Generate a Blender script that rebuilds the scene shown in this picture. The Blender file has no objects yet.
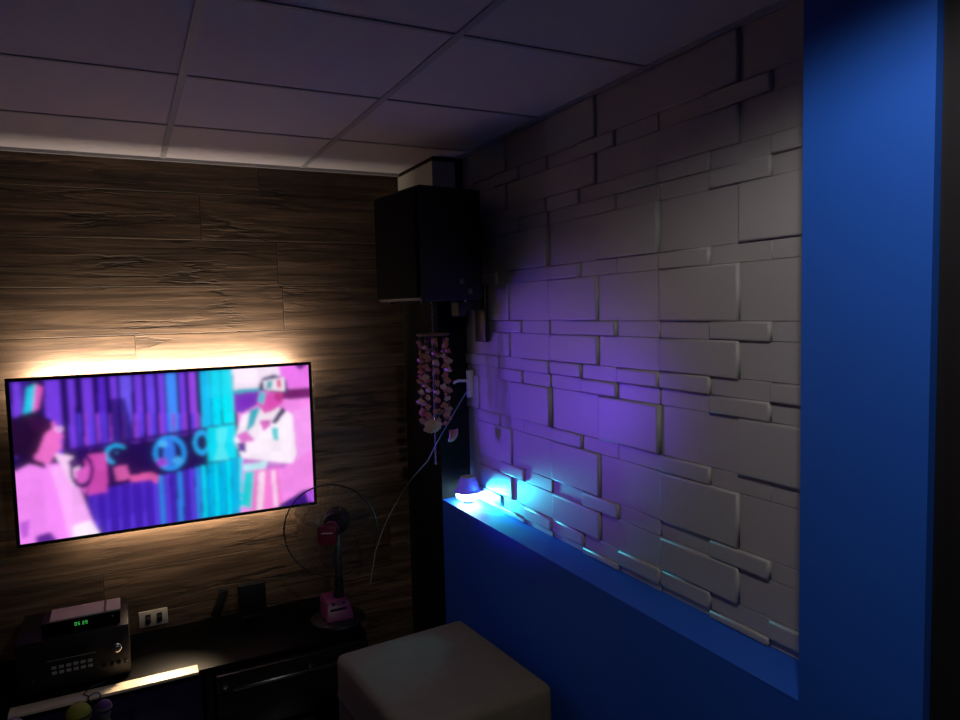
import bpy, bmesh, math, random
import numpy as np
from mathutils import Vector, Matrix
random.seed(7)
C = bpy.context.scene
COL = C.collection
PI = math.pi

# ------------------------------------------------------------------ materials
def srgb(r, g, b):
    def f(v):
        v /= 255.0
        return v / 12.92 if v <= .04045 else ((v + .055) / 1.055) ** 2.4
    return (f(r), f(g), f(b), 1.0)

def mat(name, col=(.5, .5, .5, 1), rough=.5, metal=0.0, emit=None, es=0.0, spec=.5, noise=0.0, nscale=40.0,
        bump=0.0, bscale=200.0, alpha=1.0, trans=0.0, coat=0.0):
    m = bpy.data.materials.new(name)
    m.use_nodes = True
    nt = m.node_tree
    b = nt.nodes['Principled BSDF']
    b.inputs['Base Color'].default_value = col
    b.inputs['Roughness'].default_value = rough
    b.inputs['Metallic'].default_value = metal
    b.inputs['Specular IOR Level'].default_value = spec
    b.inputs['Alpha'].default_value = alpha
    b.inputs['Transmission Weight'].default_value = trans
    b.inputs['Coat Weight'].default_value = coat
    if emit:
        b.inputs['Emission Color'].default_value = emit
        b.inputs['Emission Strength'].default_value = es
    tc = nt.nodes.new('ShaderNodeTexCoord')
    if noise:
        n = nt.nodes.new('ShaderNodeTexNoise')
        n.inputs['Scale'].default_value = nscale
        n.inputs['Detail'].default_value = 4
        nt.links.new(tc.outputs['Object'], n.inputs['Vector'])
        mr = nt.nodes.new('ShaderNodeMapRange')
        mr.inputs['To Min'].default_value = 1 - noise
        mr.inputs['To Max'].default_value = 1 + noise
        nt.links.new(n.outputs['Fac'], mr.inputs['Value'])
        mx = nt.nodes.new('ShaderNodeMix')
        mx.data_type = 'RGBA'
        mx.blend_type = 'MULTIPLY'
        mx.inputs['Factor'].default_value = 1
        mx.inputs[6].default_value = col
        nt.links.new(mr.outputs['Result'], mx.inputs[7])
        nt.links.new(mx.outputs[2], b.inputs['Base Color'])
    if bump:
        n = nt.nodes.new('ShaderNodeTexNoise')
        n.inputs['Scale'].default_value = bscale
        n.inputs['Detail'].default_value = 3
        nt.links.new(tc.outputs['Object'], n.inputs['Vector'])
        bp = nt.nodes.new('ShaderNodeBump')
        bp.inputs['Strength'].default_value = bump
        bp.inputs['Distance'].default_value = .004
        nt.links.new(n.outputs['Fac'], bp.inputs['Height'])
        nt.links.new(bp.outputs['Normal'], b.inputs['Normal'])
    return m

def wood_wall_material():
    m = bpy.data.materials.new('weathered_wood_planks')
    m.use_nodes = True
    nt = m.node_tree
    N, L = nt.nodes, nt.links
    b = N['Principled BSDF']
    b.inputs['Roughness'].default_value = .62
    b.inputs['Specular IOR Level'].default_value = .3
    tc = N.new('ShaderNodeTexCoord')
    sep = N.new('ShaderNodeSeparateXYZ')
    L.new(tc.outputs['Object'], sep.inputs[0])
    def math_(op, a, bb=None):
        n = N.new('ShaderNodeMath')
        n.operation = op
        for i, v in enumerate((a, bb)):
            if v is None: continue
            if isinstance(v, (int, float)): n.inputs[i].default_value = v
            else: L.new(v, n.inputs[i])
        return n.outputs[0]
    PH = .205
    row = math_('FLOOR', math_('DIVIDE', sep.outputs['Z'], PH))
    fr = math_('FRACT', math_('DIVIDE', sep.outputs['Z'], PH))
    # staggered plank ends
    wn = N.new('ShaderNodeTexWhiteNoise'); wn.noise_dimensions = '1D'
    L.new(row, wn.inputs['W'])
    xo = math_('ADD', math_('DIVIDE', sep.outputs['X'], 1.3), math_('MULTIPLY', wn.outputs['Value'], 7.0))
    xf = math_('FRACT', xo); xi = math_('FLOOR', xo)
    wn2 = N.new('ShaderNodeTexWhiteNoise'); wn2.noise_dimensions = '2D'
    cm = N.new('ShaderNodeCombineXYZ')
    L.new(row, cm.inputs[0]); L.new(xi, cm.inputs[1]); L.new(cm.outputs[0], wn2.inputs['Vector'])
    # grain coordinates, shifted per plank
    cv = N.new('ShaderNodeCombineXYZ')
    L.new(math_('ADD', math_('MULTIPLY', sep.outputs['X'], 1.6), math_('MULTIPLY', wn2.outputs['Value'], 30.0)), cv.inputs[0])
    L.new(math_('MULTIPLY', sep.outputs['Z'], 26.0), cv.inputs[2])
    g = N.new('ShaderNodeTexNoise')
    g.inputs['Scale'].default_value = 1.0; g.inputs['Detail'].default_value = 6; g.inputs['Roughness'].default_value = .62
    g.inputs['Distortion'].default_value = .5
    L.new(cv.outputs[0], g.inputs['Vector'])
    # long cracks: thin iso-lines of a slower noise
    cv2 = N.new('ShaderNodeCombineXYZ')
    L.new(math_('ADD', math_('MULTIPLY', sep.outputs['X'], 1.3), math_('MULTIPLY', wn2.outputs['Value'], 13.0)), cv2.inputs[0])
    L.new(math_('MULTIPLY', sep.outputs['Z'], 9.0), cv2.inputs[2])
    k = N.new('ShaderNodeTexNoise')
    k.inputs['Scale'].default_value = 1.0; k.inputs['Detail'].default_value = 5; k.inputs['Roughness'].default_value = .55
    L.new(cv2.outputs[0], k.inputs['Vector'])
    crack = N.new('ShaderNodeMapRange')
    crack.interpolation_type = 'SMOOTHSTEP'
    crack.inputs['From Min'].default_value = 0.0; crack.inputs['From Max'].default_value = .035
    L.new(math_('ABSOLUTE', math_('SUBTRACT', k.outputs['Fac'], .47)), crack.inputs['Value'])
    msk = N.new('ShaderNodeTexNoise'); msk.inputs['Scale'].default_value = 2.1; msk.inputs['Detail'].default_value = 2
    L.new(tc.outputs['Object'], msk.inputs['Vector'])
    mrk = N.new('ShaderNodeMapRange'); mrk.inputs['From Min'].default_value = .42; mrk.inputs['From Max'].default_value = .60
    mrk.inputs['To Min'].default_value = 1.0; mrk.inputs['To Max'].default_value = 0.0
    L.new(msk.outputs['Fac'], mrk.inputs['Value'])
    crack_v = math_('MAXIMUM', crack.outputs[0], mrk.outputs[0])
    seam_z = N.new('ShaderNodeMapRange'); seam_z.inputs['From Max'].default_value = .012
    L.new(math_('MINIMUM', fr, math_('SUBTRACT', 1.0, fr)), seam_z.inputs['Value'])
    seam_x = N.new('ShaderNodeMapRange'); seam_x.inputs['From Max'].default_value = .0018
    L.new(math_('MINIMUM', xf, math_('SUBTRACT', 1.0, xf)), seam_x.inputs['Value'])
    seam = math_('MULTIPLY', seam_z.outputs[0], seam_x.outputs[0])
    ramp = N.new('ShaderNodeValToRGB')
    ramp.color_ramp.elements[0].position = .28; ramp.color_ramp.elements[0].color = (.030, .019, .013, 1)
    ramp.color_ramp.elements[1].position = .72; ramp.color_ramp.elements[1].color = (.185, .118, .075, 1)
    e = ramp.color_ramp.elements.new(.5); e.color = (.088, .056, .036, 1)
    L.new(g.outputs['Fac'], ramp.inputs['Fac'])
    tone = math_('MULTIPLY', math_('ADD', math_('MULTIPLY', wn2.outputs['Value'], .45), .78),
                 math_('ADD', math_('MULTIPLY', crack_v, .6), .4))
    tone = math_('MULTIPLY', tone, math_('ADD', math_('MULTIPLY', seam, .4), .6))
    mx = N.new('ShaderNodeMix'); mx.data_type = 'RGBA'; mx.blend_type = 'MULTIPLY'; mx.inputs['Factor'].default_value = 1
    L.new(ramp.outputs['Color'], mx.inputs[6]); L.new(tone, mx.inputs[7])
    L.new(mx.outputs[2], b.inputs['Base Color'])
    h = math_('ADD', math_('MULTIPLY', g.outputs['Fac'], .8), math_('MULTIPLY', crack_v, .5))
    h = math_('ADD', h, math_('MULTIPLY', seam, .5))
    bp = N.new('ShaderNodeBump'); bp.inputs['Strength'].default_value = .6; bp.inputs['Distance'].default_value = .008
    L.new(h, bp.inputs['Height']); L.new(bp.outputs['Normal'], b.inputs['Normal'])
    return m

M = dict(
    wood=wood_wall_material(),
    blue=mat('royal_blue_paint', (.014, .115, .62, 1), .5, noise=.05, nscale=6, bump=.08, bscale=300),
    panel=mat('white_relief_panel', (.39, .38, .385, 1), .40, spec=.45, noise=.04, nscale=90, bump=.05, bscale=420),
    tile=mat('mineral_ceiling_tile', (.50, .46, .51, 1), .9, noise=.08, nscale=120, bump=.3, bscale=260),
    tbar=mat('ceiling_grid_metal', (.30, .29, .31, 1), .6),
    black_wall=mat('black_paint', (.004, .004, .0045, 1), .8, spec=.2, noise=.1, nscale=20),
    dark_wall=mat('dark_room_paint', (.10, .09, .10, 1), .8, noise=.06, nscale=10),
    lit_top=mat('pale_lit_column_top', (.42, .41, .38, 1), .5, noise=.04),
    dark_door=mat('dark_stained_door', (.006, .005, .006, 1), .6, noise=.25, nscale=12),
    floor=mat('dark_floor_tile', (.035, .032, .035, 1), .35, noise=.15, nscale=5),
    black=mat('black_plastic', (.008, .008, .009, 1), .42, noise=.08),
    satin=mat('satin_black_case', (.004, .004, .005, 1), .55, noise=.12, nscale=80, bump=.15, bscale=500),
    gloss=mat('gloss_black_laminate', (.0025, .0025, .003, 1), .42, spec=.06, noise=.05),
    grille=mat('black_metal_grille', (.003, .003, .0045, 1), .8, spec=.08, bump=.6, bscale=700, noise=.1),
    chrome=mat('chrome', (.62, .62, .64, 1), .18, 1.0),
    steel=mat('brushed_steel', (.55, .55, .56, 1), .25, 1.0, noise=.08),
    pink=mat('pink_plastic', (.17, .024, .10, 1), .42, noise=.04),
    pinkdark=mat('deep_pink_hub', (.16, .015, .045, 1), .4, noise=.04),
    smoke=mat('smoked_clear_blade', (.05, .04, .05, 1), .3, alpha=.22, noise=.02),
    blackwire=mat('black_coated_wire', (.006, .006, .007, 1), .6, noise=.05),
    fabric=mat('grey_brown_upholstery', (.19, .165, .115, 1), .9, noise=.16, nscale=14, bump=.35, bscale=420),
    piping=mat('dark_piping', (.06, .052, .042, 1), .8, noise=.1),
    cream=mat('cream_edge_glow', (.66, .56, .42, 1), .5, noise=.04),
    topglow=mat('cream_box_glow', (.50, .42, .30, 1), .8, noise=.06),
    ivory=mat('ivory_plastic', (.60, .55, .46, 1), .4, noise=.03),
    dkblue=mat('blue_reflection_glass', (.010, .012, .050, 1), .12, noise=.1),  # blue reflection in the glass painted into the base colour
    smokeglass=mat('smoked_cabinet_glass', (.012, .012, .015, 1), .06, noise=.04),
    button=mat('grey_button', (.30, .30, .29, 1), .45, noise=.05),
    green=mat('green_display_segments', (.02, .2, .05, 1), .5, emit=(.10, .95, .18, 1), es=.55),
    shell=mat('tan_shell', (.33, .15, .055, 1), .35, noise=.35, nscale=60),
    shellpink=mat('pink_shell', (.36, .12, .06, 1), .35, noise=.25, nscale=60),
    shellpale=mat('pale_shell', (.42, .30, .15, 1), .35, noise=.25, nscale=60),
    rope=mat('coconut_fibre_disc', (.17, .10, .055, 1), .9, noise=.3, nscale=80),
    wire=mat('pale_blue_cable', (.24, .27, .36, 1), .5, noise=.03),
    yellow=mat('yellow_green_foam', (.20, .21, .02, 1), .85, noise=.15, nscale=150, bump=.5, bscale=500),
    greymesh=mat('grey_mesh', (.20, .20, .21, 1), .4, .6, noise=.15, nscale=200, bump=.4, bscale=600),
    purplefoam=mat('purple_foam', (.07, .025, .13, 1), .85, noise=.15, nscale=150),
    white=mat('white_plastic', (.65, .64, .63, 1), .4, noise=.03),
    ledwarm=mat('warm_led_tape', (.9, .8, .6, 1), .5, emit=(1, .72, .42, 1), es=3.0),
    dome=mat('purple_translucent_dome', (.16, .10, .55, 1), .25, emit=(.10, .06, .55, 1), es=.35, noise=.05),
    lens=mat('cyan_led_lens', (.5, .9, .95, 1), .3, emit=(.55, 1.0, 1.0, 1), es=30.0),
    bolt=mat('dull_bolt', (.10, .10, .10, 1), .6, noise=.05),
    bezel=mat('tv_bezel', (.006, .006, .008, 1), .3, noise=.05),
)

# ------------------------------------------------------------------ mesh helpers
def link(name, bm, m, parent=None, smooth=False):
    me = bpy.data.meshes.new(name)
    bmesh.ops.recalc_face_normals(bm, faces=bm.faces)
    bm.to_mesh(me); bm.free()
    if smooth:
        for p in me.polygons: p.use_smooth = True
        try: me.set_sharp_from_angle(angle=math.radians(40))
        except Exception: pass
    o = bpy.data.objects.new(name, me)
    COL.objects.link(o)
    if m is not None: me.materials.append(m)
    if parent is not None: o.parent = parent
    return o

def bx(bm, x0, x1, y0, y1, z0, z1, bev=0.0, seg=2, mtx=None):
    r = bmesh.ops.create_cube(bm, size=1.0)
    vs = r['verts']
    for v in vs:
        v.co = Vector(((x0 + x1) / 2 + v.co.x * (x1 - x0), (y0 + y1) / 2 + v.co.y * (y1 - y0), (z0 + z1) / 2 + v.co.z * (z1 - z0)))
    if bev:
        es = list({e for v in vs for e in v.link_edges})
        rr = bmesh.ops.bevel(bm, geom=es, offset=bev, segments=seg, affect='EDGES', profile=.5)
        vs = list({v for v in rr['verts']} | {v for v in vs if v.is_valid})
    if mtx is not None:
        for v in vs: v.co = mtx @ v.co
    return vs

def box(name, m, parent, *a, bev=0.0, seg=2, mtx=None):
    bm = bmesh.new(); bx(bm, *a, bev=bev, seg=seg, mtx=mtx)
    return link(name, bm, m, parent, smooth=bev > 0)

def tube(bm, pts, r, n=8, closed=False):
    pts = [Vector(p) for p in pts]
    rings = []
    K = len(pts)
    prev = None
    for i, p in enumerate(pts):
        if closed: d = pts[(i + 1) % K] - pts[i - 1]
        else: d = pts[min(i + 1, K - 1)] - pts[max(i - 1, 0)]
        d.normalize()
        if prev is None:
            a = d.orthogonal().normalized()
        else:
            a = (prev - d * prev.dot(d))
            a = a.normalized() if a.length > 1e-6 else d.orthogonal().normalized()
        prev = a
        b = d.cross(a)
        rr = r[i] if isinstance(r, (list, tuple)) else r
        rings.append([bm.verts.new(p + (a * math.cos(2 * PI * k / n) + b * math.sin(2 * PI * k / n)) * rr) for k in range(n)])
    R = range(K) if closed else range(K - 1)
    for i in R:
        A, B = rings[i], rings[(i + 1) % K]
        for k in range(n):
            bm.faces.new((A[k], A[(k + 1) % n], B[(k + 1) % n], B[k]))
    if not closed:
        bm.faces.new(rings[0]); bm.faces.new(rings[-1])

def lathe(bm, prof, n=24, mtx=None):
    """prof: list of (radius, z) from bottom to top, about local z."""
    rings = []
    for r, z in prof:
        if r < 1e-6: rings.append([bm.verts.new((0, 0, z))])
        else: rings.append([bm.verts.new((r * math.cos(2 * PI * k / n), r * math.sin(2 * PI * k / n), z)) for k in range(n)])
    for A, B in zip(rings, rings[1:]):
        for k in range(n):
            k2 = (k + 1) % n
            if len(A) == 1 and len(B) == 1: continue
            if len(A) == 1: bm.faces.new((A[0], B[k2], B[k]))
            elif len(B) == 1: bm.faces.new((A[k], A[k2], B[0]))
            else: bm.faces.new((A[k], A[k2], B[k2], B[k]))
    for Rg in (rings[0], rings[-1]):
        if len(Rg) > 1: bm.faces.new(Rg)
    if mtx is not None:
        for Rg in rings:
            for v in Rg: v.co = mtx @ v.co

def thing(name, label, cat, loc=(0, 0, 0), rotz=0.0, group=None):
    o = bpy.data.objects.new(name, None)
    COL.objects.link(o)
    o.location = loc; o.rotation_euler = (0, 0, rotz)
    o.empty_display_size = .05
    return tag(o, label, cat, group)

def tag(o, label, cat, group=None):
    o['label'] = label; o['category'] = cat
    if group: o['group'] = group
    return o

def struct(o):
    o['kind'] = 'structure'
    return o

def axis_mtx(origin, d):
    q = Vector((0, 0, 1)).rotation_difference(Vector(d).normalized())
    return Matrix.Translation(Vector(origin)) @ q.to_matrix().to_4x4()

# ------------------------------------------------------------------ dimensions (metres)
ZC = 2.40            # ceiling
YB = 1.158           # plank wall with the television
XF = -.144           # front of the blue wall
XP = .004            # backing of the relief panels
ZS = .843            # sill
YN0, YN1 = -1.20, .72  # the niche
YP = -1.465          # near end of the pillar

# ------------------------------------------------------------------ setting
struct(box('floor', M['floor'], None, -3.6, .4, -5.0, YB + .1, -.06, 0))
struct(box('wall_back', M['wood'], None, -3.6, .4, YB, YB + .1, 0, ZC + .06))
struct(box('wall_left', M['dark_wall'], None, -3.7, -3.6, -5.0, YB + .1, 0, ZC + .06))
struct(box('wall_rear', M['dark_wall'], None, -3.6, .4, -5.1, -5.0, 0, ZC + .06))

# blue wall: low wall + pillar + sill, the panelled niche above
wr = struct(box('wall_right', M['blue'], None, XF, .30, YN0, YN1, 0, ZS - .004))
struct(box('trim_1', M['blue'], None, XF - .0006, XP, YN0, YN1, ZS - .004, ZS, bev=0))     # painted sill
struct(box('wall_pillar', M['blue'], None, XF, .30, YP, YN0, 0, ZC))
struct(box('wall_niche', M['panel'], None, XP, .30, YN0, YN1, ZS, ZC))
struct(box('wall_corner', M['black_wall'], None, XF, .30, YN1, YB, 0, ZC))
t2 = struct(box('lit_column_top', M['lit_top'], None, XF - .008, XF, YN1 - .010, YB - .012, 2.20, ZC - .022))  # pale boards put the backlight on the black column top into colour
box('lit_top_return', M['lit_top'], t2, XF, -.040, YN1 - .010, YN1, 2.20, ZC - .022)
# dark doorway beyond the pillar
d = struct(box('door_1', M['dark_door'], None, -.06, -.02, -2.45, YP - .06, 0, 2.2))
for a in ((-.125, .0, YP - .06, YP - .001, 0, 2.26), (-.125, .0, -2.51, -2.45, 0, 2.26), (-.125, .0, -2.45, YP - .06, 2.2, 2.26)):
    box('door_frame', M['dark_door'], d, *a)
box('door_panel', M['dark_door'], d, -.066, -.06, -2.3, YP - .2, 1.15, 2.05)
box('door_panel', M['dark_door'], d, -.066, -.06, -2.3, YP - .2, .2, 1.0)
struct(box('wall_front', M['dark_door'], None, .0, .30, -5.0, YP, 0, ZC))

# relief panels: one 60 cm pattern on a 6 x 12 grid of blocks
LV = {1: .0025, 2: .013}
ROWS = [  # (row height in 1/12, [(width in 1/6, level)...]) from the top
    (3, [(3, 2), (3, 1)]), (1, [(2, 1), (2, 2), (2, 1)]), (2, [(3, 2), (3, 1)]), (1, [(2, 2), (2, 1), (2, 2)]),
    (1, [(2, 1), (2, 2), (2, 1)]), (3, [(3, 1), (3, 2)]), (1, [(2, 2), (2, 1), (2, 1)])]
def panel_mesh(y_hi, z_lo):
    """panel from y_hi (far side) towards the camera, 0.6 wide; the first block of a row is the far one"""
    bm = bmesh.new()
    z = z_lo + .6
    y_lo = y_hi - .6
    tilt = {.6: .007, 0.0: .004}.get(y_hi, 0.0)      # two columns sit a little proud at their near edge
    for hgt, blocks in ROWS:
        z1 = z; z0 = z - hgt * .05; z = z0
        y = y_hi
        for w, lv in blocks:
            y1 = y; y0 = y - w * .1; y = y0
            a, b_, c, d_ = max(y0, YN0), min(y1, YN1), max(z0, ZS), min(z1, ZC)
            if b_ - a < .004 or d_ - c < .004: continue
            h = LV[lv]; s = min(.0075, h * .5 + .0008); g = .0006
            s2 = min(s, (d_ - c) * .3, (b_ - a) * .3); sh = min(h, s)
            def ring(ins, x):
                lift = lambda yy: (tilt * (1 - (yy - y_lo) / .6) if x < XP else 0)
                return [bm.verts.new((x - lift(yy), yy, zz)) for yy, zz in ((a + ins, c + ins), (b_ - ins, c + ins), (b_ - ins, d_ - ins), (a + ins, d_ - ins))]
            rings = [ring(g, XP)]
            for k in range(6):
                t = math.radians(8 + 82 * k / 5)
                rings.append(ring(g + s2 * (1 - math.cos(t)), XP - (h - sh * (1 - math.sin(t)))))
            bm.faces.new(rings[-1])
            for R0, R1 in zip(rings, rings[1:]):
                for i in range(4):
                    f_ = bm.faces.new((R0[i], R0[(i + 1) % 4], R1[(i + 1) % 4], R1[i])); f_.smooth = True
    return bm
niche = bpy.data.objects['wall_niche']
for zi in (.615, 1.215, 1.815):
    for yh in (1.2, .6, 0.0, -.6):
        bm = panel_mesh(yh, zi)
        if len(bm.verts): link('relief_panel', bm, M['panel'], niche)
        else: bm.free()

# suspended ceiling: slab, tiles, grid
ceil = struct(box('ceiling', M['dark_wall'], None, -3.6, .4, -5.0, YB + .1, ZC + .03, ZC + .09))
xs = [-3.624, -3.024, -2.424, -1.824, -1.224, -.624, -.024]
ys = [1.152, .576, 0.0, -.576, -1.152, -1.728, -2.304, -2.88, -3.456, -4.032, -4.608]
for i, x in enumerate(xs):
    x1 = xs[i + 1] if i + 1 < len(xs) else .3
    for j in range(len(ys) - 1):
        if j > 5 and i < 2: pass
        box('ceiling_tile', M['tile'], ceil, x + .006, x1 - .006, ys[j + 1] + .006, ys[j] - .006, ZC, ZC + .015)
for x in xs[1:]:
    box('grid_bar', M['tbar'], ceil, x - .011, x + .011, -5.0, YB, ZC - .004, ZC + .002)
for y in ys:
    box('grid_bar', M['tbar'], ceil, -3.6, .0, y - .007, y + .007, ZC - .0035, ZC + .002)
struct(box('trim_3', M['tbar'], None, -3.6, XF, YB - .012, YB, ZC - .014, ZC - .001))

# ------------------------------------------------------------------ television
TX0, TX1, TZ0, TZ1, TYF = -1.836, -.650, .820, 1.490, 1.030
tv = thing('television', 'large flat television on the plank wall showing a purple and pink video of two people', 'television', ((TX0 + TX1) / 2, TYF, TZ0))
def T_(x, y, z): return (x - (TX0 + TX1) / 2, y - TYF, z - TZ0)
W, Hh = TX1 - TX0, TZ1 - TZ0
bm = bmesh.new()
bz = .013
bx(bm, -W/2, W/2, 0, .034, 0, bz, .002); bx(bm, -W/2, W/2, 0, .034, Hh - bz, Hh, .002)
bx(bm, -W/2, -W/2 + bz, 0, .034, bz, Hh - bz); bx(bm, W/2 - bz, W/2, 0, .034, bz, Hh - bz)
link('bezel', bm, M['bezel'], tv)
box('back_cover', M['black'], tv, -W/2 + .01, W/2 - .01, .012, .036, .01, Hh - .01)
box('wall_mount', M['steel'], tv, -.2, .2, .036, YB - TYF, Hh/2 - .12, Hh/2 + .12)
for zz in (.05, Hh - .05):
    box('led_tape', M['ledwarm'], tv, -W/2 + .09, W/2 - .09, .036, .038, zz - .006, zz + .006)

# the picture on the screen, rasterised to a grid of emitting vertices
def screen_picture(nw=300, nh=170):
    # polygon coordinates below live in the frame of a tilted view of the screen; Hm carries them to the flat screen
    src = [(40, 114), (873, 68), (886, 457), (62, 584)]
    dst = [(0, 0), (1, 0), (1, 1), (0, 1)]
    A = []; Bv = []
    for (u, v), (x, y) in zip(dst, src):
        A.append([u, v, 1, 0, 0, 0, -u * x, -v * x]); Bv.append(x)
        A.append([0, 0, 0, u, v, 1, -u * y, -v * y]); Bv.append(y)
    hq = np.append(np.linalg.solve(np.array(A, float), np.array(Bv, float)), 1).reshape(3, 3)
    U, V = np.meshgrid(np.linspace(0, 1, nw), np.linspace(0, 1, nh))
    D = hq[2, 0] * U + hq[2, 1] * V + 1
    X = (hq[0, 0] * U + hq[0, 1] * V + hq[0, 2]) / D
    Y = (hq[1, 0] * U + hq[1, 1] * V + hq[1, 2]) / D
    img = np.zeros((nh, nw, 3))
    def lin(c): return np.array(srgb(*c)[:3])
    def fill(mask, c, a=1.0): img[mask] = img[mask] * (1 - a) + lin(c) * a
    def poly(pts, c, a=1.0):
        ins = np.zeros(X.shape, bool)
        n = len(pts)
        for i in range(n):
            x0, y0 = pts[i]; x1, y1 = pts[(i + 1) % n]
            if y0 == y1: continue
            cond = ((y0 > Y) != (y1 > Y)) & (X < (x1 - x0) * (Y - y0) / (y1 - y0) + x0)
            ins ^= cond
        fill(ins, c, a)
    def ell(cx, cy, rx, ry, c, a=1.0, inner=0.0):
        q = ((X - cx) / rx) ** 2 + ((Y - cy) / ry) ** 2
        fill((q < 1) & (q >= inner ** 2), c, a)
    fill(np.ones(X.shape, bool), (26, 8, 84))
    # upright slats of the back wall in the video
    top = lambda x: 114 - (x - 40) * .055
    rail = lambda x: 318 - (x - 200) * .155
    P1, P2, CY = (120, 62, 232), (88, 40, 205), (20, 190, 246)
    for x0, w, c in [(48, 24, P1), (76, 18, (60, 20, 150)), (140, 44, P1), (205, 18, P1), (246, 28, P1), (290, 20, P2), (325, 18, P1), (352, 30, (110, 84, 240)),
                     (392, 20, P1), (424, 22, (112, 70, 240)), (458, 16, P1), (480, 27, (64, 140, 250)), (515, 18, P1), (543, 18, (150, 70, 230)),
                     (574, 27, CY), (605, 24, (0, 224, 250)), (632, 32, (0, 236, 252))]:
        poly([(x0, top(x0)), (x0 + w, top(x0)), (x0 + w + 6, rail(x0)), (x0 + 6, rail(x0))], c)
    for i in range(20):
        x = 232 + i * 17.5
        if x < 575: poly([(x, 205), (x + 8, 203), (x + 10, rail(x)), (x + 2, rail(x))], (150, 66, 215) if i % 2 else (80, 60, 225))
    poly([(590, 78), (664, 75), (668, 150), (594, 160)], (40, 220, 250), .4)
    poly([(200, 305), (672, 230), (672, 240), (200, 318)], (50, 16, 110))
    poly([(318, 165), (365, 160), (392, 275), (330, 285)], (30, 10, 96), .8)
    # middle band with round shapes
    poly([(200, 318), (600, 255), (600, 345), (255, 425)], (34, 10, 84))
    ell(340, 322, 34, 30, (30, 170, 240), 1, .72); ell(350, 322, 15, 9, (60, 190, 246))
    ell(488, 318, 46, 50, (40, 150, 244), 1, .74); ell(486, 318, 16, 44, (56, 120, 240)); ell(466, 345, 15, 12, (160, 70, 220)); ell(510, 340, 14, 12, (70, 170, 240)); ell(470, 292, 13, 10, (80, 180, 246))
    ell(578, 288, 24, 36, (40, 170, 244), 1, .6)
    poly([(594, 246), (668, 236), (672, 330), (598, 343)], (0, 226, 246)); poly([(618, 250), (650, 246), (640, 300), (652, 335), (610, 340), (622, 300)], (120, 250, 252), .8)
    # lower slats
    low = lambda x: 430 - (x - 255) * .235
    for i in range(26):
        x = 252 + i * 17
        c = (92, 52, 226) if i % 2 else (66, 30, 180)
        if 440 < x < 560 and i % 3 == 0: c = (50, 130, 240)
        if x > 574: c = (0, 214, 246) if i % 2 else (0, 150, 226)
        poly([(x, low(x)), (x + 14, low(x)), (x + 20, 600), (x + 6, 600)], c)
    poly([(255, 428), (440, 392), (445, 480), (262, 520)], (62, 26, 176), .55)
    poly([(590, 262), (672, 232), (690, 330), (690, 480), (600, 500)], (0, 220, 248), .35)
    # pink block and the dark head in the middle
    poly([(248, 325), (310, 318), (312, 430), (256, 440)], (205, 74, 178))
    ell(374, 345, 44, 42, (36, 12, 78)); poly([(330, 360), (365, 352), (378, 392), (338, 398)], (210, 90, 170))
    poly([(372, 384), (436, 374), (456, 384), (450, 408), (436, 394), (380, 402)], (226, 92, 168))
    # figure at top left
    poly([(92, 130), (118, 118), (106, 196), (80, 206)], (0, 206, 240)); poly([(116, 120), (136, 130), (122, 190), (106, 200)], (236, 90, 200))
    # left person: hair, face, jacket
    ell(52, 318, 12, 10, (60, 180, 240))
    poly([(40, 380), (95, 350), (140, 350), (205, 345), (232, 420), (262, 500), (290, 556), (62, 590)], (244, 138, 246))
    poly([(150, 360), (205, 350), (240, 440), (280, 552), (200, 566), (176, 450)], (250, 172, 250))
    poly([(160, 316), (216, 328), (236, 360), (214, 420), (180, 350)], (252, 206, 250))
    poly([(220, 372), (262, 352), (250, 440), (232, 420)], (226, 96, 206))
    ell(240, 368, 34, 52, (40, 12, 96), 1, .72)
    ell(218, 348, 15, 14, (70, 24, 110))
    poly([(108, 250), (166, 226), (176, 246), (190, 270), (182, 286), (186, 304), (166, 322), (150, 350), (110, 340)], (240, 112, 206))
    poly([(40, 222), (80, 204), (130, 204), (160, 224), (160, 248), (140, 262), (118, 318), (96, 332), (44, 326)], (36, 10, 52))
    poly([(90, 214), (150, 222), (158, 250), (120, 262), (100, 250)], (60, 14, 66), .6)
    poly([(62, 322), (96, 330), (136, 350), (142, 364), (100, 352), (52, 352)], (30, 8, 60))
    ell(178, 249, 12, 8, (250, 200, 250), 1, .5)
    poly([(210, 530), (262, 512), (288, 552), (212, 566)], (255, 236, 255))
    poly([(104, 560), (148, 546), (168, 572), (110, 590)], (90, 30, 150)); poly([(60, 520), (90, 512), (84, 560), (66, 570)], (150, 50, 200), .7)
    # right side: pale wall, dark band
    poly([(664, 70), (900, 60), (900, 480), (684, 490), (690, 340)], (246, 140, 236))
    poly([(664, 74), (800, 68), (792, 128), (668, 142)], (255, 236, 255)); poly([(792, 68), (880, 62), (880, 128), (800, 134)], (240, 120, 240))
    poly([(800, 138), (880, 130), (880, 162), (800, 166)], (112, 24, 104)); poly([(666, 140), (738, 136), (736, 178), (690, 205), (668, 200)], (124, 44, 190)); poly([(668, 138), (738, 132), (738, 142), (668, 148)], (20, 180, 200))
    poly([(836, 68), (872, 66), (850, 82)], (70, 20, 110))
    # right person: cap, face, shirt, crossed arms
    poly([(690, 210), (740, 190), (800, 190), (838, 214), (846, 300), (830, 345), (770, 352), (690, 335), (668, 282)], (255, 240, 255))
    poly([(828, 200), (880, 180), (888, 300), (840, 340)], (250, 158, 246))
    poly([(736, 150), (800, 140), (804, 172), (780, 196), (752, 206), (732, 180)], (226, 78, 186))
    poly([(734, 170), (742, 140), (756, 150), (748, 182)], (60, 200, 220))
    poly([(736, 128), (748, 104), (780, 94), (812, 108), (818, 140), (806, 148), (740, 140)], (30, 40, 110))
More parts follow.
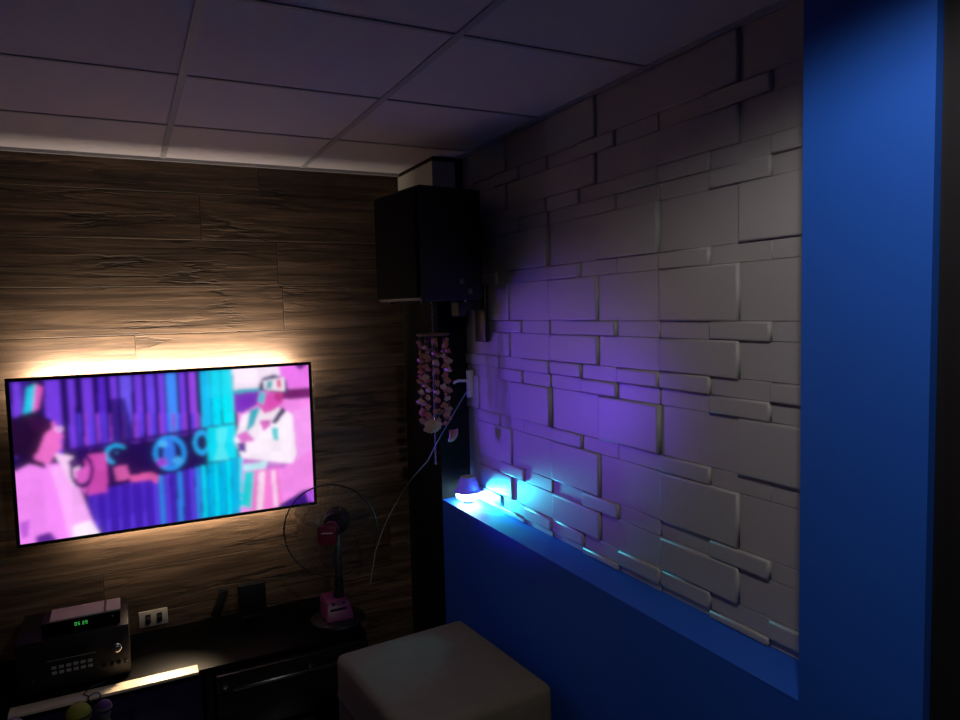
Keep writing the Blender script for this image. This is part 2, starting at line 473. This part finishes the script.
    poly([(748, 112), (806, 102), (810, 142), (752, 138)], (250, 236, 250)); poly([(760, 114), (776, 112), (772, 134), (758, 134)], (40, 170, 180)); poly([(786, 108), (798, 110), (800, 136), (788, 130)], (216, 70, 130))
    ell(792, 156, 12, 16, (190, 50, 140))
    poly([(770, 232), (800, 186), (812, 198), (782, 236)], (40, 14, 86)); poly([(712, 196), (742, 184), (722, 240), (700, 260)], (0, 176, 196)); poly([(738, 226), (770, 222), (768, 240), (748, 256)], (216, 90, 190))
    poly([(772, 244), (790, 246), (788, 286), (774, 276)], (40, 200, 206)); poly([(672, 268), (700, 254), (726, 282), (690, 290)], (226, 110, 210))
    poly([(676, 288), (700, 290), (700, 316), (680, 312)], (90, 30, 150)); poly([(690, 332), (820, 348), (800, 362), (700, 366)], (186, 90, 200), .8)
    poly([(690, 352), (760, 340), (750, 372), (694, 370)], (190, 240, 250))
    poly([(700, 368), (790, 360), (800, 470), (720, 486), (690, 470)], (240, 120, 210)); poly([(694, 372), (722, 370), (712, 478), (684, 470)], (0, 206, 214)); poly([(734, 372), (752, 370), (744, 480), (728, 482)], (250, 220, 240)); poly([(768, 366), (780, 366), (788, 470), (776, 474)], (250, 210, 240))
    poly([(790, 466), (858, 424), (888, 418), (890, 470), (780, 486)], (50, 16, 120)); poly([(862, 430), (890, 420), (890, 458), (872, 456)], (190, 90, 240))
    rs = np.random.RandomState(3)
    n1 = np.kron(rs.rand(nh // 5 + 1, nw // 3 + 1), np.ones((5, 3)))[:nh, :nw]
    n2 = np.kron(rs.rand(nh // 17 + 1, nw // 12 + 1), np.ones((17, 12)))[:nh, :nw]
    img *= (.88 + .07 * n1 + .16 * n2)[..., None]
    # phone-camera softness
    def blur(a, r):
        k = np.exp(-.5 * (np.arange(-3 * int(r + 1), 3 * int(r + 1) + 1) / r) ** 2); k /= k.sum()
        pad = len(k) // 2
        for ax in (0, 1):
            p = np.pad(a, [(pad, pad) if i == ax else (0, 0) for i in range(3)], mode='edge')
            a = sum(kk * np.take(p, range(i, i + a.shape[ax]), axis=ax) for i, kk in enumerate(k))
        return a
    return (.86) * blur(img, 1.6) + .14 * blur(img, 5)
NW, NH = 300, 170
pic = screen_picture(NW, NH)
sx0, sx1, sz0, sz1 = -W/2 + bz, W/2 - bz, bz, Hh - bz
verts = [(sx0 + (sx1 - sx0) * i / (NW - 1), .006, sz1 + (sz0 - sz1) * j / (NH - 1)) for j in range(NH) for i in range(NW)]
faces = [(j * NW + i, (j + 1) * NW + i, (j + 1) * NW + i + 1, j * NW + i + 1) for j in range(NH - 1) for i in range(NW - 1)]
me = bpy.data.meshes.new('screen')
me.from_pydata(verts, [], faces)
at = me.color_attributes.new('video', 'FLOAT_COLOR', 'POINT')
flat = np.ones((NW * NH, 4), np.float32); flat[:, :3] = pic.reshape(-1, 3)
at.data.foreach_set('color', flat.ravel())
sm = bpy.data.materials.new('lit_screen'); sm.use_nodes = True
nt = sm.node_tree
b = nt.nodes['Principled BSDF']; b.inputs['Base Color'].default_value = (.004, .004, .005, 1); b.inputs['Roughness'].default_value = .3
an = nt.nodes.new('ShaderNodeAttribute'); an.attribute_name = 'video'
nt.links.new(an.outputs['Color'], b.inputs['Emission Color'])
b.inputs['Emission Strength'].default_value = 1.0
me.materials.append(sm)
so = bpy.data.objects.new('screen', me); COL.objects.link(so); so.parent = tv
so['label'] = 'glowing screen with a purple and pink video'

# ------------------------------------------------------------------ loudspeaker on its wall bracket
SA = math.radians(8)
sp = thing('loudspeaker', 'big black loudspeaker mounted high in the corner on the panelled wall', 'loudspeaker', (-.388, .33, 1.752), SA)
SW, SD, SH = .305, .37, .447      # local x: along the side face, local y: along the front; front faces local -x
box('cabinet', M['satin'], sp, .012, SW, 0, SD, 0, SH, bev=.008)
box('grille', M['grille'], sp, 0, .014, .012, SD - .012, .012, SH - .012, bev=.005)
bm = bmesh.new(); lathe(bm, [(.012, 0), (.012, .006), (0, .008)], 16, axis_mtx((.2, .002, .075), (0, -1, 0))); link('bolt', bm, M['bolt'], sp)
bm = bmesh.new(); lathe(bm, [(.012, 0), (.012, .006), (0, .008)], 16, axis_mtx((.24, .002, .035), (0, -1, 0))); link('bolt', bm, M['bolt'], sp)
box('handle_recess', M['black'], sp, .10, .21, -.002, .002, .22, .27, bev=.001)
for fx in (.05, .26):
    for fy in (.05, .32):
        bm = bmesh.new(); lathe(bm, [(.012, -.008), (.014, 0)], 12, Matrix.Translation((fx, fy, 0))); link('foot', bm, M['black'], sp)

br = thing('wall_bracket', 'black steel bracket on the relief wall carrying the loudspeaker', 'bracket', (XP - .02, .50, 1.69))
box('plate', M['black'], br, -.022, -.002, -.045, .055, -.118, .125, bev=.004)
bm = bmesh.new(); bx(bm, -.12, -.02, -.02, .03, .02, .062, .004); link('arm', bm, M['black'], br)
bm = bmesh.new(); bx(bm, -.14, -.10, -.03, .04, -.005, .0605, .004); link('cradle', bm, M['black'], br)

# ------------------------------------------------------------------ shell wind chime
CX, CYY = -.240, .55
ch = thing('shell_chime', 'tan shell wind chime hanging under the black loudspeaker', 'wind chime', (CX, CYY, 1.742))
bm = bmesh.new()
def chain(bm, z0, z1, x=0.0):
    n = int((z0 - z1) / .011)
    for i in range(n):
        z = z0 - (i + .5) * (z0 - z1) / n
        pts = []
        for k in range(10):
            a = 2 * PI * k / 10
            s = .0035 * math.cos(a); t = .0075 * math.sin(a)
            pts.append((x + (s if i % 2 else 0), (0 if i % 2 else s), z + t))
        tube(bm, pts, .0011, 5, closed=True)
chain(bm, 0, -.125); tube(bm, [(0, 0, -.004), (0, 0, .010)], .0012, 5); link('chain', bm, M['chrome'], ch)
bm = bmesh.new(); lathe(bm, [(0, -.138), (.070, -.136), (.074, -.130), (.068, -.125), (0, -.122)], 24); link('top_disc', bm, M['rope'], ch)
def shell_bm(r, c, yaw, roll):
    bm = bmesh.new()
    # ribbed fan shell, cupped
    n, mm = 14, 5
    q = Matrix.Translation(c) @ Matrix.Rotation(yaw, 4, 'Z') @ Matrix.Rotation(roll, 4, 'Y')
    hinge = bm.verts.new(q @ Vector((0, 0, r)))
    hb = bm.verts.new(q @ Vector((0, .004, r)))
    prev = None
    front, back = [], []
    for i in range(n + 1):
        a = math.radians(-62 + 304 * 0 + 124 * i / n)
        rowf, rowb = [], []
        for j in range(1, mm + 1):
            t = j / mm
            rr = 1.9 * r * t * (1 + (.035 if i % 2 else -.035) * t)
            x = rr * math.sin(a) * .78; z = r - rr * math.cos(a * .9)
            y = -.42 * r * math.sin(PI * min(1, t * .93)) * math.cos(a * .8) + (.05 * r if i % 2 else 0)
            rowf.append(bm.verts.new(q @ Vector((x, y, z)))); rowb.append(bm.verts.new(q @ Vector((x, y + .003, z))))
        front.append(rowf); back.append(rowb)
    for S, h, fl in ((front, hinge, False), (back, hb, True)):
        for i in range(n):
            f = (h, S[i][0], S[i + 1][0]); bm.faces.new(f[::-1] if fl else f)
            for j in range(mm - 1):
                f = (S[i][j], S[i][j + 1], S[i + 1][j + 1], S[i + 1][j]); bm.faces.new(f[::-1] if fl else f)
    for i in range(n):
        bm.faces.new((front[i][-1], back[i][-1], back[i + 1][-1], front[i + 1][-1]))
    for S in ((front[0], back[0]), (front[-1], back[-1])):
        for j in range(mm - 1): bm.faces.new((S[0][j], S[0][j + 1], S[1][j + 1], S[1][j]))
    return bm
NS = 9
for s in range(NS):
    a = 2 * PI * s / NS + .2
    sx, sy = .060 * math.cos(a), .060 * math.sin(a)
    bm = bmesh.new(); tube(bm, [(sx, sy, -.13), (sx, sy, -.30), (sx * 1.02, sy, -.515)], .0010, 5); link('string', bm, M['rope'], ch)
    for k in range(9):
        z = -.160 - k * .0415 - random.uniform(-.006, .006) - (s % 2) * .018
        r = random.uniform(.0095, .0155)
        o = link('shell', shell_bm(r, Vector((sx + random.uniform(-.006, .006), sy - .004, z)), random.uniform(-.9, .9), random.uniform(-.5, .5)),
                 random.choice([M['shell'], M['shell'], M['shellpink'], M['shellpale']]), ch, smooth=True)
o = link('shell', shell_bm(.033, Vector((-.040, -.062, -.512)), -.3, -.3), M['shellpale'], ch, smooth=True); o['label'] = 'large pale shell'
o = link('shell', shell_bm(.028, Vector((.055, -.055, -.560)), .3, -.7), M['shellpink'], ch, smooth=True); o['label'] = 'large pink shell'
bm = bmesh.new(); chain(bm, -.13, -.69, x=-.004); link('chain', bm, M['chrome'], ch)

# ------------------------------------------------------------------ cable clip and wire
ck = thing('cable_hook', 'small white plastic hook on the wall right of the shell chime', 'hook', (XF + .14, .66, 1.375))
box('back_plate', M['white'], ck, -.026, 0, -.014, .014, -.062, .062, bev=.004)
bm = bmesh.new(); tube(bm, [(-.02, 0, .015), (-.07, .004, .017), (-.088, .004, .012), (-.09, .004, .004)], .0065, 8); link('hook_arm', bm, M['white'], ck, smooth=True)
bm = bmesh.new()
p0, p1 = Vector((-.035, .645, 1.345)), Vector((-.30, 1.125, .62))
pts = [(-.03, .655, 1.352), (-.07, .668, 1.285), (-.126, .685, 1.192), (-.175, .694, 1.115), (-.212, .72, 1.030), (-.222, .80, .975),
       (-.212, .95, .892), (-.207, 1.08, .800), (-.210, 1.146, .745), (-.245, 1.153, .69), (-.285, 1.153, .62), (-.335, 1.153, .50), (-.37, 1.150, .338)]
tube(bm, pts, .0020, 6)
tag(link('cable', bm, M['wire'], None, smooth=True), 'thin pale cable running from the white hook down to the plank wall', 'cable')

# ------------------------------------------------------------------ disco light on the sill end
dl = thing('disco_light', 'small party light with purple dome glowing cyan on the blue sill', 'party light', (-.062, .615, ZS))
bm = bmesh.new(); lathe(bm, [(.026, 0), (.026, .005), (.018, .010), (0, .010)], 24); link('base', bm, M['black'], dl, smooth=True)
bm = bmesh.new(); lathe(bm, [(.010, .009), (.010, .014)], 16); link('stem', bm, M['black'], dl)
bm = bmesh.new(); lathe(bm, [(0, .012), (.040, .014), (.054, .026), (.054, .044), (.050, .049), (0, .0495)], 28); link('lens', bm, M['lens'], dl, smooth=True)
bm = bmesh.new(); lathe(bm, [(.050, .051), (.064, .050), (.064, .054), (.052, .062), (.047, .084), (.038, .108), (.030, .114), (0, .116)], 28); link('dome', bm, M['dome'], dl, smooth=True)
bm = bmesh.new(); lathe(bm, [(.032, .1135), (.035, .1165), (.026, .1175), (0, .118)], 28); link('top_glint', bm, M['white'], dl, smooth=True)  # white cap paints the glint on top of the dome

# ------------------------------------------------------------------ desk fan
FB = (-.622, .842, .33)
fan = thing('desk_fan', 'pink and black desk fan with round wire guard on the television console', 'fan', FB)
bm = bmesh.new(); lathe(bm, [(0, 0), (.115, 0), (.122, .006), (.118, .016), (.085, .024), (0, .026)], 36); link('base', bm, M['black'], fan, smooth=True)
bm = bmesh.new()
vs = bx(bm, -.072, .058, -.075, .055, .022, .102, .010)
for v in vs:
    t = (v.co.z - .022) / .080
    v.co.y += .045 * t; v.co.x *= 1 - .22 * t
link('control_block', bm, M['pink'], fan, smooth=True)
box('control_slot', M['black'], fan, -.045, .03, -.052, -.046, .064, .074, bev=.001)
for k in range(3):
    bm = bmesh.new(); bx(bm, -.034 + k * .022, -.020 + k * .022, -.044, -.030, .088, .096, .002); link('speed_button', bm, M['chrome'] if k == 1 else M['black'], fan)
# pole and head
fa = Vector((-.40, -.90, .03)).normalized()         # where the fan points
hub = Vector((-.650, .800, .758)) - Vector(FB)
rear = hub - fa * .15
bm = bmesh.new(); tube(bm, [(.012, .012, .10), (.014, .016, .22), (rear.x, rear.y, rear.z - .05)], [.024, .018, .020], 16); link('pole', bm, M['black'], fan, smooth=True)
mtx = axis_mtx(rear - fa * .03, fa)
bm = bmesh.new(); lathe(bm, [(0, -.06), (.040, -.055), (.058, -.02), (.060, .05), (.048, .085), (0, .09)], 24, mtx); link('motor_housing', bm, M['black'], fan, smooth=True)
ux = Vector((0, 0, 1)).cross(fa).normalized(); uy = fa.cross(ux)
m2 = Matrix.Translation(hub) @ Matrix((ux, uy, fa)).transposed().to_4x4()
bm = bmesh.new()
for k in range(3):
    base = 2 * PI * k / 3 + .4
    cols = []
    for i in range(8):
        r = .03 + .145 * i / 7
        wdt = .34 + .42 * math.sin(PI * min(1, (i + 1.5) / 8.5))
        row = []
        for j in range(6):
            a = base + wdt * (j / 5 - .5) * (1.25 - .35 * i / 7)
            row.append((m2 @ Vector((r * math.cos(a), r * math.sin(a), -.012 + .028 * (j / 5 - .5))),
                        m2 @ Vector((r * math.cos(a), r * math.sin(a), -.0145 + .028 * (j / 5 - .5)))))
        cols.append(row)
    F = [[bm.verts.new(c[0]) for c in row] for row in cols]; Bk = [[bm.verts.new(c[1]) for c in row] for row in cols]
    for i in range(7):
        for j in range(5):
            bm.faces.new((F[i][j], F[i][j + 1], F[i + 1][j + 1], F[i + 1][j])); bm.faces.new((Bk[i][j], Bk[i + 1][j], Bk[i + 1][j + 1], Bk[i][j + 1]))
    for i in range(7):
        bm.faces.new((F[i][0], F[i + 1][0], Bk[i + 1][0], Bk[i][0])); bm.faces.new((F[i][5], Bk[i][5], Bk[i + 1][5], F[i + 1][5]))
    for j in range(5):
        bm.faces.new((F[7][j], F[7][j + 1], Bk[7][j + 1], Bk[7][j])); bm.faces.new((F[0][j], Bk[0][j], Bk[0][j + 1], F[0][j + 1]))
    link('blade', bm, M['smoke'], fan, smooth=True); bm = bmesh.new()
bm.free()
bm = bmesh.new(); lathe(bm, [(0, -.035), (.034, -.03), (.036, .01), (0, .014)], 24, m2); link('spinner', bm, M['pinkdark'], fan, smooth=True)
def guard(z_rim, z_mid, z_c, nrad, name, r_in):
    bm = bmesh.new()
    R = .203
    tube(bm, [m2 @ Vector((R * math.cos(2 * PI * k / 64), R * math.sin(2 * PI * k / 64), z_rim)) for k in range(64)], .0028, 6, closed=True)
    for rr, zz in ((.13, z_mid),):
        tube(bm, [m2 @ Vector((rr * math.cos(2 * PI * k / 48), rr * math.sin(2 * PI * k / 48), zz)) for k in range(48)], .0008, 4, closed=True)
    for k in range(nrad):
        a = 2 * PI * k / nrad
        pts = []
        for i in range(7):
            t = i / 6
            r = r_in + (R - r_in) * t
            z = z_c + (z_rim - z_c) * t ** 3
            pts.append(m2 @ Vector((r * math.cos(a + .25 * (1 - t)), r * math.sin(a + .25 * (1 - t)), z)))
        tube(bm, pts, .00065, 4)
    return link(name, bm, M['blackwire'], fan)
guard(.0, .04, .052, 44, 'front_guard', .034)
guard(-.006, -.05, -.066, 44, 'rear_guard', .045)
bm = bmesh.new(); bx(bm, -.046, .036, -.046, .034, .050, .060, .010, mtx=m2); link('guard_badge', bm, M['pinkdark'], fan, smooth=True)
bm = bmesh.new(); bx(bm, -.030, .020, .002, .0070, .0598, .0612, mtx=m2); link('badge_stripe', bm, M['white'], fan)

# ------------------------------------------------------------------ television console
con = thing('tv_console', 'long low black television console under the television with glossy front', 'console', (-1.5, .66, 0))
cx = lambda x: x + 1.5
cy = lambda y: y - .66
CR = -.545
box('top', M['gloss'], con, cx(-2.7), cx(CR), cy(.672), cy(YB - .003), .302, .33, bev=.003)
box('side_panel', M['satin'], con, cx(-2.7), cx(-2.67), cy(.70), cy(YB - .003), .0, .302)
box('side_panel', M['satin'], con, cx(CR - .03), cx(CR), cy(.70), cy(YB - .003), .0, .302)
box('divider', M['satin'], con, cx(-1.20), cx(-1.17), cy(.70), cy(YB - .003), .0, .302)
box('bottom_board', M['satin'], con, cx(-2.67), cx(CR - .03), cy(.71), cy(YB - .003), .04, .06)
box('back_board', M['satin'], con, cx(-2.67), cx(CR - .03), cy(YB - .012), cy(YB - .004), .06, .302)
dr = box('door', M['dkblue'], con, cx(-2.66), cx(-1.215), cy(.684), cy(.70), .05, .292, bev=.002); dr['label'] = 'glossy door with its blue reflection painted in'
o = box('glow_strip', M['cream'], con, cx(-1.85), cx(-1.226), cy(.658), cy(.722), .3200, .3308, bev=.0008); o['label'] = 'cream strip standing in for glow on the front edge'  # cream strip added where the glossy edge reflects the backlight
pn = box('drawer', M['smokeglass'], con, cx(-1.165), cx(CR), cy(.640), cy(.70), .226, .300, bev=.003)
box('trim_bar', M['steel'], pn, cx(-1.105), cx(CR - .04), cy(.634), cy(.640), .2285, .2335)
box('trim_bar', M['black'], pn, cx(-1.105), cx(CR - .04), cy(.635), cy(.640), .298, .302)
pn2 = box('drawer', M['smokeglass'], con, cx(-1.165), cx(CR), cy(.650), cy(.70), .05, .218, bev=.003)
for kx, kz in ((-1.135, .262), (-.80, .262)):
    bm = bmesh.new(); lathe(bm, [(.005, 0), (.005, .008), (.010, .014), (.010, .020), (0, .022)], 16, axis_mtx((cx(kx), cy(.640), kz), (0, -1, 0))); link('knob', bm, M['chrome'], pn, smooth=True)

# cable loop lying over the cream glow strip
bm = bmesh.new()
tube(bm, [(-1.583 + .020 * math.cos(2 * PI * k / 20), .652 + .003 * math.sin(4 * PI * k / 20), .331 + .016 * math.sin(2 * PI * k / 20)) for k in range(20)], .0022, 6, closed=True)
tube(bm, [(-1.60, .66, .335), (-1.62, .69, .334), (-1.60, .73, .334), (-1.55, .748, .336)], .0022, 6)
tag(link('cable_loop', bm, M['black'], None, smooth=True), 'small black cable loop over the cream strip on the console edge', 'cable')

# ------------------------------------------------------------------ amplifier and box on it
am = thing('amplifier', 'black karaoke amplifier with grey buttons and a silver knob on the console', 'amplifier', (-1.645, .765, .33))
AX = .185
box('case', M['satin'], am, -AX, AX, .008, .30, .012, .205, bev=.004)
fp = box('front_panel', M['black'], am, -AX, AX, 0, .010, .012, .205, bev=.002)
box('display_window', M['smokeglass'], fp, -.09, .068, -.002, .0, .125, .160)
box('panel_line', M['button'], fp, -.09, .07, -.0015, 0, .1215, .1230)
for r in range(2):
    for k in range(6):
        bm = bmesh.new(); bx(bm, -.076 + k * .0235, -.060 + k * .0235, -.006, 0, .070 + r * .020, .081 + r * .020, .0015)
        link('button', bm, M['button'], fp)
def knob(x, z, r, m):
    bm = bmesh.new(); lathe(bm, [(r, 0), (r, .004), (r * .82, .006), (r * .78, .018), (r * .6, .020), (0, .020)], 20, axis_mtx((x, 0, z), (0, -1, 0))); return link('knob', bm, m, fp, smooth=True)
o = knob(.142, .122, .017, M['chrome']); o['label'] = 'silver volume knob'
for k in range(4): knob(.098 + k * .024, .064, .008, M['black'])
for k in range(3): knob(-.165 + k * .026, .058, .009, M['black'])
for fx in (-.15, .15):
    for fy in (.04, .26):
        bm = bmesh.new(); lathe(bm, [(.014, 0), (.014, .013)], 14, Matrix.Translation((fx, fy, 0))); link('foot', bm, M['black'], am)
st = thing('set_top_box', 'slim black set-top box with green digits lying on the amplifier', 'set-top box', (-1.617, .785, .535))
box('case', M['satin'], st, -.13, .13, .004, .135, .003, .052, bev=.003)
fp2 = box('front_panel', M['gloss'], st, -.13, .13, 0, .005, .003, .052, bev=.001)
SEG = {'0': 'abcdef', '8': 'abcdefg', '5': 'afgcd', '2': 'abged', '-': 'g', '9': 'abfgcd'}
bm = bmesh.new()
for i, chh in enumerate('0529'):
    x = -.022 + i * .0105 + (.004 if i > 1 else 0); z = .026; w_, h_ = .0062, .0055; t = .0011
    for s in SEG[chh]:
        q = {'a': (x, x + w_, z + 2 * h_, z + 2 * h_ + t), 'g': (x, x + w_, z + h_, z + h_ + t), 'd': (x, x + w_, z, z + t),
             'f': (x, x + t, z + h_, z + 2 * h_), 'b': (x + w_ - t, x + w_, z + h_, z + 2 * h_), 'e': (x, x + t, z, z + h_), 'c': (x + w_ - t, x + w_, z, z + h_)}[s]
        bx(bm, q[0], q[1], -.0008, 0, q[2], q[3])
link('display_digits', bm, M['green'], fp2)
bm = bmesh.new(); lathe(bm, [(.003, 0), (.003, .001)], 10, axis_mtx((.105, 0, .036), (0, -1, 0))); link('indicator', bm, M['button'], fp2)
cb = thing('glow_sheet', 'added cream sleeve with a dark strap lying flat on the set-top box', 'sheet', (-1.600, .855, .587))  # cream sheet added for glow reflected in the box top
box('sheet', M['topglow'], cb, -.12, .115, -.065, .055, 0, .006, bev=.001)
box('strap', M['black'], cb, .058, .067, -.067, .057, .0058, .0072)

# ------------------------------------------------------------------ wall socket, adapter box
ou = thing('wall_socket', 'ivory double wall socket plate just above the black console', 'socket', (-1.366, YB, .386))
box('plate', M['ivory'], ou, -.058, .058, -.008, 0, -.036, .036, bev=.003)
for k in (-.022, .024):
    s = box('socket', M['black'], ou, k - .011, k + .011, -.0095, -.007, -.018, .020, bev=.002)
    box('plug', M['black'], s, k - .009, k + .009, -.034, -.0095, -.014, .012, bev=.003)
ad = thing('adapter_box', 'small black upright box against the plank wall left of the fan', 'box', (-.955, 1.085, .33))
box('case', M['satin'], ad, -.06, .06, -.02, .02, .014, .155, bev=.004)
box('foot', M['black'], ad, -.05, .05, -.03, .03, 0, .014, bev=.003)
rm = thing('remote_control', 'black remote with a silver tip leaning on the wall by the adapter box', 'remote control', (-1.115, 1.145, .33))
mr_ = Matrix.Rotation(math.radians(22), 4, 'Y') @ Matrix.Rotation(math.radians(-4), 4, 'X')
box('case', M['black'], rm, -.02, .02, -.012, .002, .008, .135, bev=.003, mtx=mr_)
box('silver_tip', M['chrome'], rm, -.013, .012, -.0135, -.012, .120, .124, mtx=mr_)

# ------------------------------------------------------------------ low table with microphones at the lower left
lt = thing('low_table', 'low black table in front of the console at the lower left', 'table', (-1.72, .46, 0))
box('tabletop', M['gloss'], lt, -.30, .30, -.16, .14, .19, .215, bev=.004)
for sx_ in (-1, 1):
    for sy_ in (-1, 1):
        box('leg', M['satin'], lt, sx_ * .27 - .015, sx_ * .27 + .015, sy_ * .125 - .025, sy_ * .125 + .005, 0, .19)
def mic(x, y, label, hm, bmx, r, zt):
    t = thing('microphone', label, 'microphone', (x, y, .215), 0, None)
    h = zt - .215
    bm = bmesh.new(); lathe(bm, [(0, 0), (.021, 0), (.022, .006), (.018, .03), (.016, h - 2.3 * r), (.020, h - 1.9 * r), (.020, h - 1.7 * r), (0, h - 1.65 * r)], 20); link('handle', bm, bmx, t, smooth=True)
    bm = bmesh.new(); lathe(bm, [(.02, h - 1.72 * r)] + [(r * math.cos(a), h - r + r * math.sin(a)) for a in [math.radians(d) for d in range(-45, 90, 12)]] + [(0, h)], 24); link('head', bm, hm, t, smooth=True)
    bm = bmesh.new(); lathe(bm, [(r * 1.0, h - r - .004), (r * 1.04, h - r), (r * 1.0, h - r + .004)], 24); link('ring', bm, bmx, t, smooth=True)
mic(-1.622, .470, 'microphone with a yellow-green foam head on the low table', M['yellow'], M['black'], .040, .412)
mic(-1.815, .500, 'microphone with a rounded grey mesh head, nearest the left picture edge', M['greymesh'], M['black'], .036, .398)
mic(-1.545, .470, 'slim microphone with purple head and grey handle beside the yellow-green one', M['purplefoam'], M['greymesh'], .025, .402)

# ------------------------------------------------------------------ ottoman
ot = thing('ottoman', 'square grey-brown upholstered ottoman beside the blue low wall', 'ottoman', (-.485, 0.0, 0), math.radians(4.6))
bm = bmesh.new()
bx(bm, -.270, .270, -.305, .320, .03, .45, .026, 4)
bmesh.ops.subdivide_edges(bm, edges=[e for e in bm.edges if e.calc_length() > .2], cuts=8, use_grid_fill=True)
for v in bm.verts:
    if v.co.z > .40:
        v.co.z += .010 * max(0, 1 - (v.co.x / .27) ** 2) * max(0, 1 - (v.co.y / .31) ** 2)
link('body', bm, M['fabric'], ot, smooth=True)
bm = bmesh.new()
rx0, rx1, ry0, ry1, rr = -.271, .271, -.306, .321, .026
pts = []
for cxx, cyy, a0 in ((rx1 - rr, ry1 - rr, 0), (rx0 + rr, ry1 - rr, 90), (rx0 + rr, ry0 + rr, 180), (rx1 - rr, ry0 + rr, 270)):
    for k in range(6):
        a = math.radians(a0 + 18 * k)
        pts.append((cxx + rr * math.cos(a), cyy + rr * math.sin(a), .30))
tube(bm, pts, .004, 6, closed=True)
link('seam', bm, M['piping'], ot, smooth=True)
for sx_ in (-.22, .22):
    for sy_ in (-.25, .27):
        bm = bmesh.new(); lathe(bm, [(.018, 0), (.024, .031)], 14, Matrix.Translation((sx_, sy_, 0))); link('foot', bm, M['black'], ot)

# ------------------------------------------------------------------ lights
def light(name, kind, loc, target, col, energy, **kw):
    l = bpy.data.lights.new(name, kind); l.color = col; l.energy = energy
    for k, v in kw.items(): setattr(l, k, v)
    o = bpy.data.objects.new(name, l); COL.objects.link(o); o.location = loc
    if target is not None:
        o.rotation_euler = (Vector(target) - Vector(loc)).to_track_quat('-Z', 'Y').to_euler()
    return o
tcx = (TX0 + TX1) / 2
# warm LED tape behind the television, throwing up and down the planks
light('tv_backlight_top', 'AREA', (tcx, TYF + .045, TZ1 - .022), (tcx, YB, TZ1 - .005), (1, .82, .62), 25.0, shape='RECTANGLE', size=W - .16, size_y=.02)
light('tv_backlight_bottom', 'AREA', (tcx + .06, TYF + .045, TZ0 + .03), (tcx + .06, YB, TZ0 + .025), (1, .78, .54), 5.0, shape='RECTANGLE', size=W - .30, size_y=.02)
light('added_strip_light', 'AREA', (-1.18, TYF + .012, TZ0 - .006), (-1.36, .69, .33), (1, .74, .46), 1.1, shape='RECTANGLE', size=.16, size_y=.01, spread=math.radians(40))  # unseen light added to brighten the cream strip
# violet spot added before the screen to boost its light on the relief wall
light('added_violet_spot', 'SPOT', (-1.15, TYF - .03, 1.16), (0, .17, 1.30), (.18, .045, 1.0), 74.0, spot_size=math.radians(42), spot_blend=.45, shadow_soft_size=.12)
# recessed ceiling downlight close to the pillar
light('downlight', 'SPOT', (-.75, -1.70, 2.39), (-.75, -1.70, 0), (1, .92, .86), 29.0, spot_size=math.radians(163), spot_blend=.36, shadow_soft_size=.05)
# cyan party lamp
light('party_lamp_cyan', 'SPOT', (-.062, .535, ZS + .040), (.050, .430, ZS + .030), (.03, .78, 1.0), 22.0, spot_size=math.radians(106), spot_blend=.55, shadow_soft_size=.02)
light('party_lamp_teal', 'SPOT', (-.110, .56, ZS + .13), (-.55, .13, .46), (.08, .55, .75), 2.6, spot_size=math.radians(26), spot_blend=.8, shadow_soft_size=.01)
# soft violet fill added behind the camera, with no lamp there
light('added_fill', 'AREA', (-2.2, -3.6, 2.3), (-1.4, .0, 1.4), (.85, .62, 1.0), .3, shape='RECTANGLE', size=1.2, size_y=.6)

w = bpy.data.worlds.new('night'); C.world = w; w.use_nodes = True
w.node_tree.nodes['Background'].inputs[0].default_value = (.01, .01, .015, 1)
w.node_tree.nodes['Background'].inputs[1].default_value = .2

# ------------------------------------------------------------------ camera
cd = bpy.data.cameras.new('camera'); cam = bpy.data.objects.new('camera', cd); COL.objects.link(cam)
cd.sensor_fit = 'HORIZONTAL'; cd.sensor_width = 36.0; cd.lens = 701.295 / 960 * 36.0
cd.clip_start = .02
yaw, pitch, roll = 0.467622680, -0.0714418661, -0.0251297547
Rz = Matrix.Rotation(-yaw, 3, 'Z'); Rx = Matrix.Rotation(pitch, 3, 'X')
r = Rz @ Rx @ Vector((1, 0, 0)); u = Rz @ Rx @ Vector((0, 0, 1)); f = Rz @ Rx @ Vector((0, 1, 0))
r2 = math.cos(roll) * r + math.sin(roll) * u; u2 = -math.sin(roll) * r + math.cos(roll) * u
mw = Matrix((r2, u2, -f)).transposed().to_4x4(); mw.translation = (-1.41111932, -2.20922558, 1.71091868)
cam.matrix_world = mw
C.camera = cam
C.view_settings.view_transform = 'Standard'; C.view_settings.look = 'None'
C.view_settings.exposure = 0.0; C.view_settings.gamma = 1.0; C.view_settings.use_curve_mapping = False
C.cycles.use_denoising = True
C.cycles.max_bounces = 6
